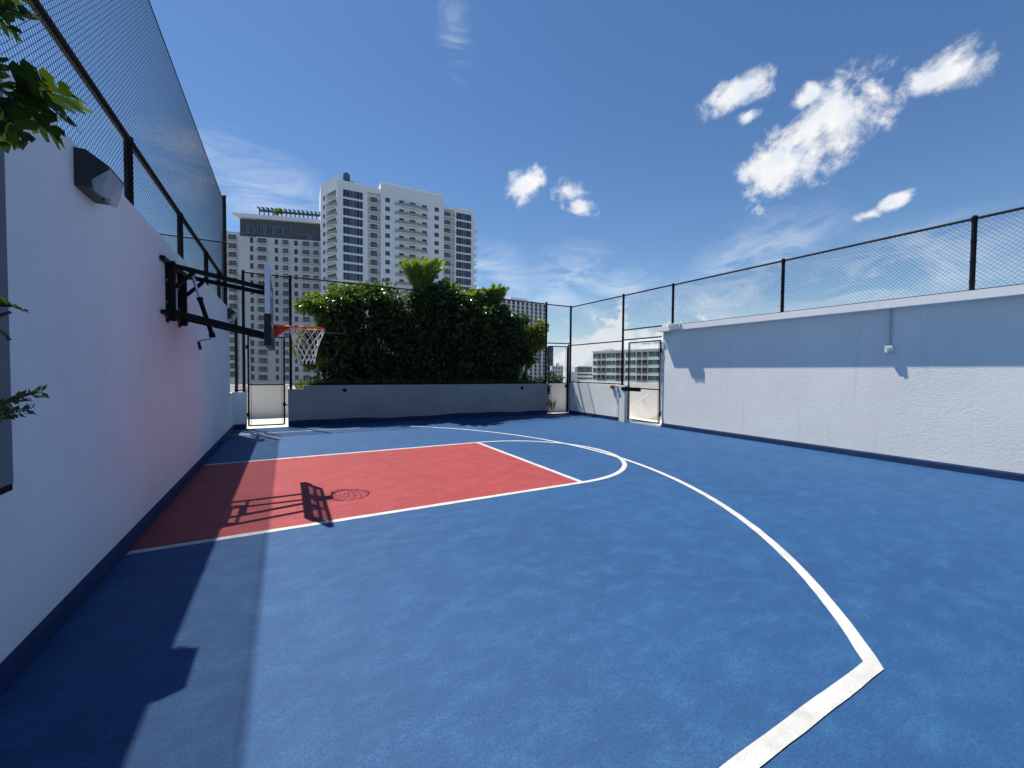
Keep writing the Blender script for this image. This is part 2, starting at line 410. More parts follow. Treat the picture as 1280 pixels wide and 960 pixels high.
# corner fence (side)
t = thing('chain_link_fence', (XF, 11, 0), 'black corner fence with a view of the white office block, over the low sunlit wall', 'fence')
CY = 12.74
chain('chain_link_mesh', t, (XF + .03, 9.9, 1.22), (0, 1, 0), (0, 0, 1), CY - 9.9, 2.88, .0707, .0016)
chain('chain_link_mesh', t, (XF + .03, 8.05, 2.66), (0, 1, 0), (0, 0, 1), 1.85, 1.44, .0707, .0016)
rail(t, (XF, 8.0, 4.10), (XF, CY, 4.10)); rail(t, (XF, 9.9, 2.63), (XF, CY, 2.63)); rail(t, (XF + .05, 9.9, 1.215), (XF + .05, CY, 1.215))
rail(t, (XF, 8.37, 2.975), (XF, 9.9, 2.975)); rail(t, (XF, 8.37, 2.655), (XF, 9.9, 2.655))
post(t, (XF, 9.93), 0, 4.12, .036); post(t, (XF, CY), 0, 4.12, .04)
post(t, (XF - .07, CY + .03), 0, 2.62, .03, False)

# back fence
YF = BY + .06
t = thing('chain_link_fence', (4.3, YF, 0), 'black fence across the back of the court in front of the planted bushes', 'fence')
chain('chain_link_mesh', t, (.1, YF + .03, 1.17), (1, 0, 0), (0, 0, 1), 8.57, 3.0, .0707, .0018)
chain('chain_link_mesh', t, (-1.0, YF + .03, 2.56), (1, 0, 0), (0, 0, 1), 1.1, 1.61, .0707, .003)
chain('chain_link_mesh', t, (-1.22, YF + .03, 1.0), (1, 0, 0), (0, 0, 1), .22, 3.1, .0707, .003)
rail(t, (-1.0, YF, 4.18), (8.67, YF, 4.18)); rail(t, (.1, YF, 2.655), (8.67, YF, 2.655), .018); rail(t, (.1, YF, 1.19), (8.67, YF, 1.19), .018)
rail(t, (-1.22, YF, 1.03), (-1.0, YF, 1.03), .018)
for x, z0, z1 in ((-1.0, .98, 4.2), (.1, 1.05, 4.2), (4.36, 1.15, 4.2), (8.67, 0, 4.22)): post(t, (x, YF), z0, z1, .036)
post(t, (-1.17, YF), .98, 2.93, .036)
# short return to the corner, above the corner gate
rail(t, (8.67, YF, 4.17), (XF, CY, 4.12)); rail(t, (8.67, YF, 2.70), (XF, CY, 2.70))
ru = Vector((XF - 8.67, CY - YF, 0)); L = ru.length
chain('chain_link_mesh', t, (8.67, YF, 2.70), ru, (0, 0, 1), L, 1.42, .0707, .0016)

def gate(label, O, U, w, z0, z1, zm, pitch=.0707, r=.0018, tube=.022):
    O = Vector(O); U = Vector(U).normalized(); P = lambda s, z: tuple(O + U * s + Vector((0, 0, z)))
    t = thing('mesh_gate', tuple(O + U * w / 2), label, 'gate', 'mesh gates of the court')
    b = MB()
    b.tube([P(0, z0), P(0, z1)], tube, 10); b.tube([P(w, z0), P(w, z1)], tube, 10)
    for z in (z0, z1, zm): b.tube([P(0, z), P(w, z)], tube * .9, 10)
    for s in (.06, w - .06): b.tube([P(s, z0), P(s, z1)], .006, 6)
    z = z0 + .25
    while z < z1:
        for s in (0, w): b.tube([P(s, z), P(s, z + .025)], tube * 1.3, 8)
        z += .34
    b.build('gate_frame', M['black'], t)
    nn = U.cross(Vector((0, 0, 1))) * -.012
    chain('chain_link_mesh', t, tuple(O + nn + Vector((0, 0, z0))), U, (0, 0, 1), w, z1 - z0, pitch, r)
    for z in (z0 + .3, z1 - .3):
        b = MB(); b.tube([P(-.03, z - .05), P(-.03, z + .05)], .028, 8); b.build('hinge', M['black'], t)
    return t, P
t, P = gate('narrow mesh gate under the backboard between the low wall and the planter', (-.90, YF, 0), (1, 0, 0), .84, .07, 2.49, 1.18, .0707, .0036)
b = MB(); b.tube([P(.84, .62), P(.93, .60)], .014, 8); b.box(P(.80, .58), Vector(P(.88, .66)) + Vector((0, .03, 0))); b.build('latch', M['black'], t)
u2 = Vector((XF - 8.67, CY - YF, 0)).normalized()
t, P = gate('small mesh gate at the back right corner beside the planter', Vector((8.67, YF, 0)) + u2 * .10, u2, .76, .05, 2.58, 1.18)
b = MB(); b.box(Vector(P(.68, 1.0)) - Vector((.02, .03, 0)), Vector(P(.74, 1.12))); b.build('latch', M['black'], t)
t, P = gate('wide mesh gate with a black push bar at the end of the sunlit white wall', (XF + .03, 8.42, 0), (0, 1, 0), 1.26, .10, 2.55, 1.10)
b = MB(); b.box((XF - .07, 9.12, 1.01), (XF + .0, 9.90, 1.13)); b.box((XF - .09, 9.2, 1.04), (XF - .072, 9.85, 1.10)); b.build('push_bar', M['black'], t)
b = MB(); b.box((XF + .02, 8.37, .3), (XF + .06, 8.395, 2.5)); b.build('hinge_strip', M['grey'], t)

# ------------------------------------------------------------------ fixtures
def wall_pack(y0, y1, label):
    t = thing('wall_light', (WX, (y0 + y1) / 2, 2.78), label, 'wall light', 'dark wall lights')
    x = WX
    b = MB()
    prof = [(x, y0, 2.80), (x + .085, y0, 2.80), (x + .075, y0, 2.86), (x + .175, y0, 2.965), (x + .06, y0, 3.05), (x, y0, 3.05)]
    b.extrude(prof, (0, y1 - y0, 0)); b.build('housing', M['bronze'], t)
    b = MB()
    prof = [(x + .087, y0 + .02, 2.795), (x + .125, y0 + .02, 2.775), (x + .172, y0 + .02, 2.955), (x + .08, y0 + .02, 2.862)]
    b.extrude(prof, (0, y1 - y0 - .04, 0)); b.build('lens', M['lens'], t)
    b = MB(); b.tube([(x + .1, (y0 + y1) / 2 - .06, 2.86), (x + .1, (y0 + y1) / 2 + .06, 2.86)], .018, 8); b.build('bulb', M['white'], t)
    b = MB(); b.box((x + .088, (y0 + y1) / 2 - .006, 2.78), (x + .13, (y0 + y1) / 2 + .006, 2.80)); b.build('lens_clip', M['bronze'], t)
wall_pack(3.82, 4.16, 'large dark bronze wall light high on the shaded wall near the leaves')
wall_pack(11.82, 12.14, 'small looking dark wall light at the far end of the shaded wall')

t = thing('floodlight', (9.42, 7.75, 2.8), 'pale twin floodlight fixed on the coping end above the mesh gate', 'light')
b = MB(); b.box((9.40, 7.56, 2.80), (9.458, 7.95, 2.965)); b.tube([(9.5, 7.62, 2.94), (9.52, 7.60, 3.02)], .02, 8); b.build('housing', M['white'], t)
for y in (7.68, 7.84):
    b = MB(); b.box((9.375, y - .07, 2.815), (9.397, y + .06, 2.945)); b.build('lamp_head', M['green_pane'], t)

t = thing('junction_box', (RX, 3.19, 2.0), 'small grey electrical box with a conduit running up the white wall', 'electrical box')
b = MB(); b.box((RX - .075, 3.13, 1.995), (RX, 3.25, 2.125)); b.box((RX - .09, 3.135, 2.0), (RX - .076, 3.245, 2.12)); b.build('box', M['white'], t)
b = MB(); b.box((RX - .105, 3.16, 2.03), (RX - .091, 3.21, 2.09)); b.build('outlet', M['grey'], t)
b = MB(); b.tube([(RX - .03, 3.19, 2.12), (RX - .03, 3.19, 2.785)], .014, 10); b.tube([(RX - .03, 3.19, 2.5), (RX - .03, 3.19, 2.53)], .02, 8); b.build('conduit', M['grey'], t)

t = thing('alarm_strobe', (9.62, 10.28, 1.08), 'small red fitting on the low sunlit wall near the fence post', 'alarm')
b = MB(); b.box((9.52, 10.24, 1.06), (9.58, 10.36, 1.17)); b.build('housing', M['redfit'], t)
b = MB(); b.tube([(9.52, 10.3, 1.11), (9.47, 10.3, 1.10)], .04, 12); b.build('lens', M['redfit'], t)
t = thing('switch_box', (9.62, 10.07, 1.05), 'small grey box on a thin pipe beside the red fitting', 'electrical box')
b = MB(); b.box((9.49, 10.03, 1.07), (9.58, 10.14, 1.16)); b.build('box', M['grey'], t)
b = MB(); b.tube([(9.555, 10.085, .12), (9.555, 10.085, 1.07)], .012, 8); b.build('pipe', M['white'], t)

# ------------------------------------------------------------------ basketball goal
HY = 6.45; HX = .25; HZ = 2.17
t = thing('basketball_hoop', (WX, HY, 2.1), 'wall mounted basketball hoop with clear backboard and black folding arms', 'basketball hoop')
ya, yb = 6.18, 6.80
b = MB()
for y in (ya, yb):
    b.box((WX, y - .05, 2.13), (WX + .012, y + .05, 2.87)); b.box((WX + .012, y - .03, 2.15), (WX + .085, y + .03, 2.85))
b.box((WX + .01, ya - .3, 2.80), (WX + .05, yb + .3, 2.845)); b.box((WX + .01, ya - .3, 2.20), (WX + .05, yb + .3, 2.245))
b.build('wall_bracket', M['black'], t)
for y in (ya, yb):
    for z in (2.19, 2.36, 2.62, 2.81):
        b = MB(); b.tube([(WX + .012, y - .044, z), (WX + .02, y - .044, z)], .012, 6); b.build('bolt', M['steel'], t)
UA, UB = (WX + .07, 2.80), (-.245, 2.65)
LA, LB = (WX + .07, 2.25), (-.245, 2.04)
def arm(y0, y1, A, B, hw=.03, hh=.032):
    b = MB(); d = Vector((B[0] - A[0], y1 - y0, B[1] - A[1])).normalized(); s = Vector((0, 1, 0)); u = d.cross(s) * -1
    P0 = Vector((A[0], y0, A[1])); P1 = Vector((B[0], y1, B[1]))
    b.hexa([P0 - s * hw - u * hh, P1 - s * hw - u * hh, P1 + s * hw - u * hh, P0 + s * hw - u * hh, P0 - s * hw + u * hh, P1 - s * hw + u * hh, P1 + s * hw + u * hh, P0 + s * hw + u * hh])
    return b
for y0, y1 in ((ya, ya + .1), (yb, yb - .1)):
    arm(y0, y1, UA, UB, .024, .026).build('upper_arm', M['black'], t)
    arm(y0, y1, LA, LB, .026, .034).build('lower_arm', M['black'], t)
    arm(y0, y0, (WX + .08, 2.55), (WX + .26, 2.745), .02, .02).build('brace', M['black'], t)
for x, z in ((-1.03, 2.77), (-.86, 2.165), (WX + .1, 2.79)):
    b = MB(); b.tube([(x, ya, z), (x, yb, z)], .018, 8); b.build('cross_tube', M['black'], t)
b = MB(); b.tube([(-1.03, HY, 2.76), (-.945, HY, 2.44)], .017, 12); b.build('jack_rod', M['steel'], t)
b = MB(); b.tube([(-.955, HY, 2.47), (-.83, HY, 2.01)], .026, 12); b.tube([(-.958, HY, 2.49), (-.95, HY, 2.45)], .034, 12); b.tube([(-.84, HY, 2.05), (-.828, HY, 1.99)], .034, 12); o = b.build('jack_tube', M['black'], t)
b = MB(); b.tube([(-.83, HY, 2.0), (-.86, HY, 1.965), (-.965, HY, 1.945), (-.975, HY, 1.93)], .008, 8); b2_ = b.build('crank_handle', M['steel'], t)
b = MB(); b.tube([(-.975, HY, 1.93), (-.955, HY, 1.83)], .018, 10); o = b.build('grip', M['pad'], b2_); o.parent = b2_; o.matrix_parent_inverse = (Matrix.Translation(Vector(t.location)) @ b2_.matrix_parent_inverse).inverted()
# backboard 1.52 x 0.92
by0, by1, bz0, bz1, bx = HY - .76, HY + .76, 1.92, 2.84, -.185
b = MB()
b.box((bx - .038, by0, bz0), (bx + .016, by0 + .035, bz1)); b.box((bx - .038, by1 - .035, bz0), (bx + .016, by1, bz1))
b.box((bx - .02, by0 + .035, bz1 - .035), (bx + .016, by1 - .035, bz1)); b.box((bx - .02, by0 + .035, bz0), (bx + .016, by1 - .035, bz0 + .035))
bb = b.build('backboard_frame', M['alu'], t)
b = MB(); b.box((bx + .002, by0 + .035, bz0 + .035), (bx + .014, by1 - .035, bz1 - .035)); b.build('backboard_panel', M['acrylic'], t)
b = MB()   # white painted border and shooter's square on the panel's face
fx = bx + .0155
def rect(y0, y1, z0, z1, w):
    for a, c, d, e in ((y0, y1, z0, z0 + w), (y0, y1, z1 - w, z1), (y0, y0 + w, z0 + w, z1 - w), (y1 - w, y1, z0 + w, z1 - w)):
        b.face([(fx, a, d), (fx, c, d), (fx, c, e), (fx, a, e)])
rect(by0 + .04, by1 - .04, bz0 + .04, bz1 - .04, .04); rect(HY - .3, HY + .3, HZ + .0, HZ + .45, .045)
b.build('backboard_border', M['net'], t)
b = MB()
b.box((bx - .055, ya + .06, 1.99), (bx - .021, ya + .14, 2.72)); b.box((bx - .055, yb - .14, 1.99), (bx - .021, yb - .06, 2.72))
b.box((bx - .05, by0 + .05, 2.03), (bx - .021, by1 - .05, 2.09)); b.box((bx - .05, by0 + .05, 2.58), (bx - .021, by1 - .05, 2.63))
b.build('back_frame', M['black'], t)
b = MB()
b.box((bx - .045, by0 - .028, 1.875), (bx + .03, by1 + .028, 1.918)); b.box((bx - .045, by0 - .028, 1.919), (bx + .03, by0 - .002, 2.25)); b.box((bx - .035, by1 + .002, 1.919), (bx + .03, by1 + .028, 2.25))
b.box((bx + .018, by0, 1.919), (bx + .03, by1, 1.975))
b.build('bottom_pad', M['pad'], t)
RR = .229
b = MB()
b.tube([(HX + RR * math.cos(i * 2 * PI / 48), HY + RR * math.sin(i * 2 * PI / 48), HZ) for i in range(48)], .009, 8, closed=True)
b.box((bx + .031, HY - .09, HZ - .15), (bx + .042, HY + .09, HZ + .03))
for s in (-1, 1):
    b.hexa([(bx + .042, HY + s * .07 - .006, HZ - .13), (HX - RR + .02, HY + s * .03 - .006, HZ - .015), (HX - RR + .02, HY + s * .03 + .006, HZ - .015), (bx + .042, HY + s * .07 + .006, HZ - .13),
            (bx + .042, HY + s * .07 - .006, HZ + .012), (HX - RR + .02, HY + s * .03 - .006, HZ + .006), (HX - RR + .02, HY + s * .03 + .006, HZ + .006), (bx + .042, HY + s * .07 + .006, HZ + .012)])
b.hexa([(bx + .042, HY - .08, HZ + .013), (HX - RR + .03, HY - .10, HZ + .009), (HX - RR + .03, HY + .10, HZ + .009), (bx + .042, HY + .08, HZ + .013),
        (bx + .042, HY - .08, HZ + .02), (HX - RR + .03, HY - .10, HZ + .016), (HX - RR + .03, HY + .10, HZ + .016), (bx + .042, HY + .08, HZ + .02)])
for s in (-1, 1): b.tube([(bx + .05, HY + s * .08, HZ + .005), (HX - .1, HY + s * (RR - .02), HZ)], .008, 6)
b.tube([(bx + .05, HY, HZ - .13), (HX - RR, HY, HZ - .02)], .012, 8)
rim = b.build('rim', M['rim'], t, True)
b = MB()
NL = 12; rows = 6; rng = random.Random(3)
def npt(i, k):
    f = k / rows; r = RR * (1 - f) ** 1.35 * .62 + .10 * f + RR * .36 * (1 - f) + .005
    a = 2 * PI * (i + .5 * (k % 2)) / NL
    return Vector((HX + r * math.cos(a) + rng.uniform(-.006, .006) * (k > 0), HY + r * math.sin(a) + rng.uniform(-.006, .006) * (k > 0), HZ - .015 - .46 * f ** .93 + rng.uniform(-.006, .006) * (k > 0)))
G = [[npt(i, k) for i in range(NL)] for k in range(rows + 1)]
for k in range(rows):
    for i in range(NL):
        j1, j2 = (i, (i - 1) % NL) if k % 2 == 0 else (i, (i + 1) % NL)
        for j in (j1, j2):
            A, B = G[k][i], G[k + 1][j]; Mx = (A + B) / 2 + Vector((0, 0, -.004)); b.tube([A, Mx, B], .0042, 5)
for i in range(NL):
    A = G[rows][i]; b.tube([A, A + Vector((rng.uniform(-.01, .01), rng.uniform(-.01, .01), -.03))], .005, 5)
    a = 2 * PI * i / NL; c = Vector((HX + RR * math.cos(a), HY + RR * math.sin(a), HZ)); b.tube([c + Vector((0, 0, -.006)), G[0][i]], .0045, 5)
b.build('net', M['net'], t)

# ------------------------------------------------------------------ leaves and plants
def leaf(b, c, d, nrm, L, Wd):
    """a folded leaf: two quads meeting at the midrib"""
    s = d.cross(nrm)
    if s.length < 1e-4: return
    s.normalize(); nn = s.cross(d).normalized()
    n = len(b.v)
    tip = c + d * L - nn * L * .12; mid = c + d * L * .5
    b.v += [tuple(c), tuple(mid + s * Wd + nn * Wd * .35), tuple(tip), tuple(mid - s * Wd + nn * Wd * .35), tuple(mid - nn * .0)]
    b.f += [(n, n + 4, n + 2, n + 1), (n, n + 3, n + 2, n + 4)]; b.m += [0, 0]
def rdir(rg):
    while True:
        v = Vector((rg.uniform(-1, 1), rg.uniform(-1, 1), rg.uniform(-1, 1)))
        if .05 < v.length < 1: return v.normalized()
def clumps(b, rg, cl, per, L, Wd, flat=.5):
    """cl: (centre, radius); leaves crowd towards each clump's skin"""
    for c, r in cl:
        for _ in range(per):
            u = rdir(rg); rad = r * (rg.random() ** .45) * rg.uniform(.85, 1.12)
            p = Vector(c) + Vector((u.x, u.y, u.z * .85)) * rad
            d = (u * .7 + rdir(rg) * .7 + Vector((0, 0, -.15))).normalized()
            nrm = (Vector((0, 0, flat)) + u * .5 + rdir(rg) * .6).normalized()
            k = rg.uniform(.65, 1.3); leaf(b, p, d, nrm, L * k, Wd * k)
def shrub(label, seed, base, env, ncl, per, L, Wd, mat, rcl=(.22, .42), stems=5, group=None):
    """env(rg) gives clump centres; stems fan from the base to a few clumps"""
    rg = random.Random(seed)
    t = thing('bush', base, label, 'bush')
    cl = [(env(rg), rg.uniform(*rcl)) for _ in range(ncl)]
    b = MB(); clumps(b, rg, cl, per, L, Wd); b.build('crown', mat, t)
    b = MB()
    for i in range(stems):
        c = Vector(cl[i * len(cl) // stems][0]); p0 = Vector(base) + Vector((rg.uniform(-.2, .2), rg.uniform(-.15, .15), 0))
        m = (p0 + c) / 2 + Vector((rg.uniform(-.15, .15), rg.uniform(-.1, .1), .2))
        b.tube([p0, p0.lerp(m, .5) + Vector((0, 0, .1)), m, c], [.035, .03, .022, .01], 6)
    b.build('stem', M['bark'], t)
    return t
def ell(cx, cy, cz, rx, ry, rz, lean=0.):
    def f(rg):
        u = rdir(rg); k = rg.random() ** .4
        return (cx + u.x * rx * k + lean * u.z * k, cy + u.y * ry * k, cz + u.z * rz * k)
    return f
PZ = .97
TOPS = [(-.1, 3.2), (.15, 3.55), (.6, 4.0), (1.1, 4.1), (2.1, 4.3), (2.9, 4.6), (3.6, 4.6), (4.4, 4.7), (5.5, 4.55), (6.0, 4.45), (7.3, 4.2), (8.3, 3.9), (8.9, 3.5), (9.3, 3.0)]
def top(x):
    for (a, za), (c, zc) in zip(TOPS, TOPS[1:]):
        if a <= x <= c: return za + (zc - za) * (x - a) / (c - a)
    return 3.
def prof(x0, x1, zlo, hi=.32, y0=13.45, y1=14.75):
    """clump centres through the hedge between x0 and x1, from zlo up to the hedge's own skyline"""
    def f(rg):
        x = rg.uniform(x0, x1); t = top(x) - hi; k = rg.random() ** .92
        dy = .45 * k * k
        return (x, rg.uniform(y0 + dy * .4, y1 - dy), zlo + (t - zlo) * k + rg.uniform(-.12, .12))
    return f
shrub('loose light green bush at the left end of the planter reaching past the fence post', 11, (1.2, 14.0, PZ), prof(.45, 1.75, 1.9), 46, 200, .14, .042, M['leaf_mid'], (.17, .32))
shrub('tall dark bush left of the palm in the middle of the planter', 12, (3.0, 14.0, PZ), prof(1.1, 4.2, 1.1), 150, 170, .155, .046, M['leaf_dark'], (.26, .44))
shrub('broad dark bush right of the palm with glossy leaves', 13, (5.5, 14.0, PZ), prof(4.3, 6.7, 1.1), 132, 170, .155, .05, M['leaf_dark'], (.26, .44))
shrub('dark bush at the right end of the planter, behind the fence post', 14, (7.4, 14.0, PZ), prof(6.5, 8.25, 1.1), 100, 170, .15, .046, M['leaf_dark'], (.24, .42))
shrub('yellow green leafy bough leaning out at the right end above the planter', 15, (8.2, 14.0, PZ), ell(8.65, 13.9, 3.0, .42, .4, .55, .1), 20, 180, .13, .04, M['leaf_yel'], (.16, .3), 3)
shrub('sunlit light green bush top left of centre, above the fence rail', 16, (2.3, 14.6, PZ), ell(2.0, 14.3, 4.05, .75, .4, .30), 20, 170, .13, .036, M['leaf_mid'], (.17, .28), 3)
shrub('bright yellow green bush top between the two palms', 17, (6.3, 14.5, PZ), ell(6.3, 14.3, 4.28, .55, .4, .32), 16, 170, .15, .036, M['leaf_yel'], (.16, .26), 3)
shrub('glossy pale speckled bush top beside the centre palm', 18, (4.9, 14.4, PZ), ell(4.9, 14.2, 4.4, .75, .4, .28), 16, 170, .13, .045, M['leaf_mid'], (.16, .26), 3)

def palm(label, seed, base, ztop, nf, Lf, spread, lw=.02):
    rg = random.Random(seed); t = thing('palm_plant', base, label, 'palm')
    bx_, by_, bz_ = base
    b = MB(); b.tube([(bx_, by_, bz_), (bx_ + .02, by_, (bz_ + ztop) / 2), (bx_, by_, ztop)], [.09, .075, .06], 10); b.build('trunk', M['bark'], t)
    for i in range(nf):
        a = 2 * PI * (i + rg.uniform(-.2, .2)) / nf; tilt = spread * rg.uniform(.55, 1.15)
        hd = Vector((math.cos(a), math.sin(a), 0)); L = Lf * rg.uniform(.85, 1.1)
        P = [Vector((bx_, by_, ztop)) + hd * (math.sin(tilt) * L * s + .14 * L * s ** 2.6) + Vector((0, 0, L * (math.cos(tilt) * s - .16 * s ** 2.8))) for s in (k / 9 for k in range(10))]
        b = MB(); b.tube(P, [.014 * (1 - k / 11) for k in range(10)], 5)
        for k in range(24):
            f = .14 + .86 * k / 24; q = f * 9; i0 = min(int(q), 8); p = P[i0].lerp(P[i0 + 1], q - i0)
            tan = (P[i0 + 1] - P[i0]).normalized(); side = tan.cross(Vector((0, 0, 1))).normalized() if abs(tan.z) < .98 else Vector((1, 0, 0))
            for s in (-1, 1):
                d = (tan * .75 + side * s * .75 + Vector((0, 0, .12 - .2 * rg.random()))).normalized()
                leaf(b, p, d, side.cross(tan) + rdir(rg) * .2, Lf * .42 * (1 - .5 * abs(f - .45)) * rg.uniform(.85, 1.1), lw)
        b.build('frond', M['palm'], t)
palm('tallest palm fanning above the bushes in front of the white tower', 21, (4.12, 14.0, PZ), 4.15, 17, 1.35, .42, .030)
palm('smaller palm above the right part of the planted bushes', 22, (7.05, 14.1, PZ), 3.95, 13, .95, .34, .027)
palm('low fan palm half hidden between the two taller palms', 23, (6.0, 14.6, PZ), 3.9, 11, .95, .7, .024)

b = MB(); rg = random.Random(31)
for _ in range(5200):
    x = rg.uniform(.3, 8.45); p = Vector((x, rg.uniform(BY + .22, BY + 1.1), .96)); d = Vector((rg.uniform(-.5, .5), rg.uniform(-.6, .3), 1)).normalized()
    leaf(b, p, d, rdir(rg), rg.uniform(.2, .45), .012)
tag(b.build('ground_cover', M['leaf_mid']), 'grassy ground cover along the front edge of the planter', 'ground cover', kind='stuff')

t = thing('trailing_plant', (8.9, 13.3, 1.0), 'leafy plant hanging over the planter end behind the corner gate', 'plant')
rg = random.Random(32); b = MB(); clumps(b, rg, [((8.80, 13.35, 1.02), .12), ((8.9, 13.33, .93), .14), ((8.95, 13.35, .83), .10), ((8.78, 13.3, 1.12), .09)], 60, .12, .035); b.build('foliage', M['leaf_dark'], t)
b = MB(); b.tube([(8.62, 13.4, 1.0), (8.75, 13.38, 1.12), (8.88, 13.35, 1.0), (8.95, 13.35, .82)], .01, 6); b.build('stem', M['bark'], t)
t = thing('added_spiky_clump', (9.45, 13.7, 0), 'added spiky clump standing in for shadow streaks on the pale wall behind the corner gate', 'plant')
b = MB(); rg = random.Random(33)  # added clump; its dark blades stand in for shadow streaks
for _ in range(26):
    d = Vector((rg.uniform(-.35, .35), rg.uniform(-.2, .2), 1)).normalized(); leaf(b, Vector((9.5 + rg.uniform(-.08, .08), 13.72, .0)), d, rdir(rg), rg.uniform(.4, .75), .012)
b.build('blades', M['leaf_dark'], t)

# near plant at the left edge: lobed leaves
def lobed(b, c, d, nrm, L, rg):
    d = d.normalized(); s = d.cross(nrm).normalized(); nn = s.cross(d).normalized()
    lob = 4
    pts = []
    def edge(sg):
        e = []
        for k in range(lob):
            f0 = .06 + .80 * k / lob; wd = (.36, .42, .36, .26)[k] * rg.uniform(.85, 1.15)
            e += [(f0, .07), (f0 + .09, wd * .78), (f0 + .22, wd), (f0 + .285, wd * .72), (f0 + .205, .13)]
        return [(f, sg * w) for f, w in e]
    def P(f, w): return tuple(c + d * (f * L) + s * (w * L) + nn * (L * (.16 * abs(w) - .30 * f * f) + rg.uniform(-.006, .006)))
    for sg in (-1, 1):
        e = edge(sg)
        for k in range(0, len(e), 5):
            q = e[k:k + 5]; nf = e[k + 5] if k + 5 < len(e) else (.9, sg * .06)
            n = len(b.v)
            b.v += [P(q[0][0], 0), P(*q[0]), P(*q[1]), P(*q[2]), P(*q[3]), P(*q[4]), P(q[4][0] + .01, 0)]
            b.f += [(n, n + 1, n + 5, n + 6), (n + 1, n + 2, n + 4, n + 5), (n + 2, n + 3, n + 4)]; b.m += [0] * 3
            if sg < 0: pass
    n = len(b.v); b.v += [P(.82, -.05), P(.82, .05), P(.9, .1), P(1.02, 0), P(.9, -.1)]; b.f += [(n, n + 1, n + 2, n + 3, n + 4)]; b.m.append(0)
    b.tube([c - d * L * .25, c, c + d * L * .5 - nn * (L * .075)], [.004, .0035, .002], 5, 0)
t = thing('climbing_tree', (-1.06, 2.15, 0), 'near tree with large lobed dark green leaves reaching in over the shaded wall', 'tree')
rg = random.Random(41)
b = MB(); b.tube([(-1.06, 2.12, 0), (-1.09, 2.15, 1.2), (-1.06, 2.14, 2.4), (-1.08, 2.2, 3.3)], [.035, .03, .024, .014], 8)
BR = [((-1.07, 2.15, 2.35), (-.97, 2.28, 2.55), (-.86, 2.32, 2.63)), ((-1.08, 2.18, 2.8), (-1.0, 2.34, 2.9), (-.94, 2.38, 2.98)), ((-1.08, 2.15, 1.7), (-1.0, 2.33, 1.76), (-.95, 2.37, 1.80)), ((-1.09, 2.15, 1.3), (-1.0, 2.32, 1.42), (-.86, 2.3, 1.49))]
for q in BR: b.tube(q, [.012, .009, .005], 6)
b.build('trunk', M['bark'], t)
b = MB()
def L_(c, d, L, n=(0, .2, 1)): lobed(b, Vector(c) + (Vector((-.03, .0, .02)) if c[2] > 2.8 else Vector((0, 0, .02))), Vector(d), Vector(n) + rdir(rg) * .35, L * (.72 if c[2] > 2.8 else .86), rg)
# upper fan, middle fan, lower pair
for c, d, L in (((-.97, 2.38, 2.93), (.75, -.2, .25), .22), ((-.99, 2.38, 2.96), (.6, .2, -.35), .20), ((-.97, 2.38, 2.98), (.5, .3, .6), .2), ((-1.0, 2.36, 2.9), (.25, .1, -.8), .18), ((-.98, 2.36, 3.02), (.8, -.1, .5), .2),
                ((-.90, 2.31, 2.63), (.9, -.35, .06), .30), ((-.90, 2.31, 2.62), (.8, -.2, -.22), .26), ((-.93, 2.31, 2.60), (.75, .2, -.45), .25), ((-.95, 2.30, 2.58), (.45, .1, -.75), .24), ((-.94, 2.30, 2.62), (.6, .35, .25), .2), ((-.97, 2.3, 2.58), (.15, 0, -.9), .22), ((-.93, 2.28, 2.60), (.7, -.5, -.3), .22), ((-1.0, 2.32, 2.62), (.3, -.3, .5), .18),
                ((-.99, 2.36, 1.82), (.85, -.25, -.10), .13), ((-.99, 2.36, 1.80), (.8, -.1, .1), .11), ((-1.0, 2.36, 1.72), (.8, -.2, -.4), .09)):
    L_(c, d, L)
b.build('foliage', M['leaf_near'], t)
b = MB()   # a twig of small narrow leaves
for q in (((-1.0, 2.34, 1.42), (-.93, 2.33, 1.46), (-.85, 2.31, 1.485)), ((-1.0, 2.34, 1.39), (-.94, 2.33, 1.405), (-.885, 2.31, 1.415))):
    A, B, C2 = map(Vector, q); b.tube(q, [.004, .003, .002], 5)
    for k in range(11):
        f = k / 10; p = A.lerp(B, f * 2) if f < .5 else B.lerp(C2, f * 2 - 1)
        dd = (C2 - A).normalized()
        for s in (-1, 1): leaf(b, p, (dd * .6 + Vector((0, .1, s * .6)) + rdir(rg) * .2).normalized(), rdir(rg), .035, .008)
b.build('twig', M['leaf_near'], t)

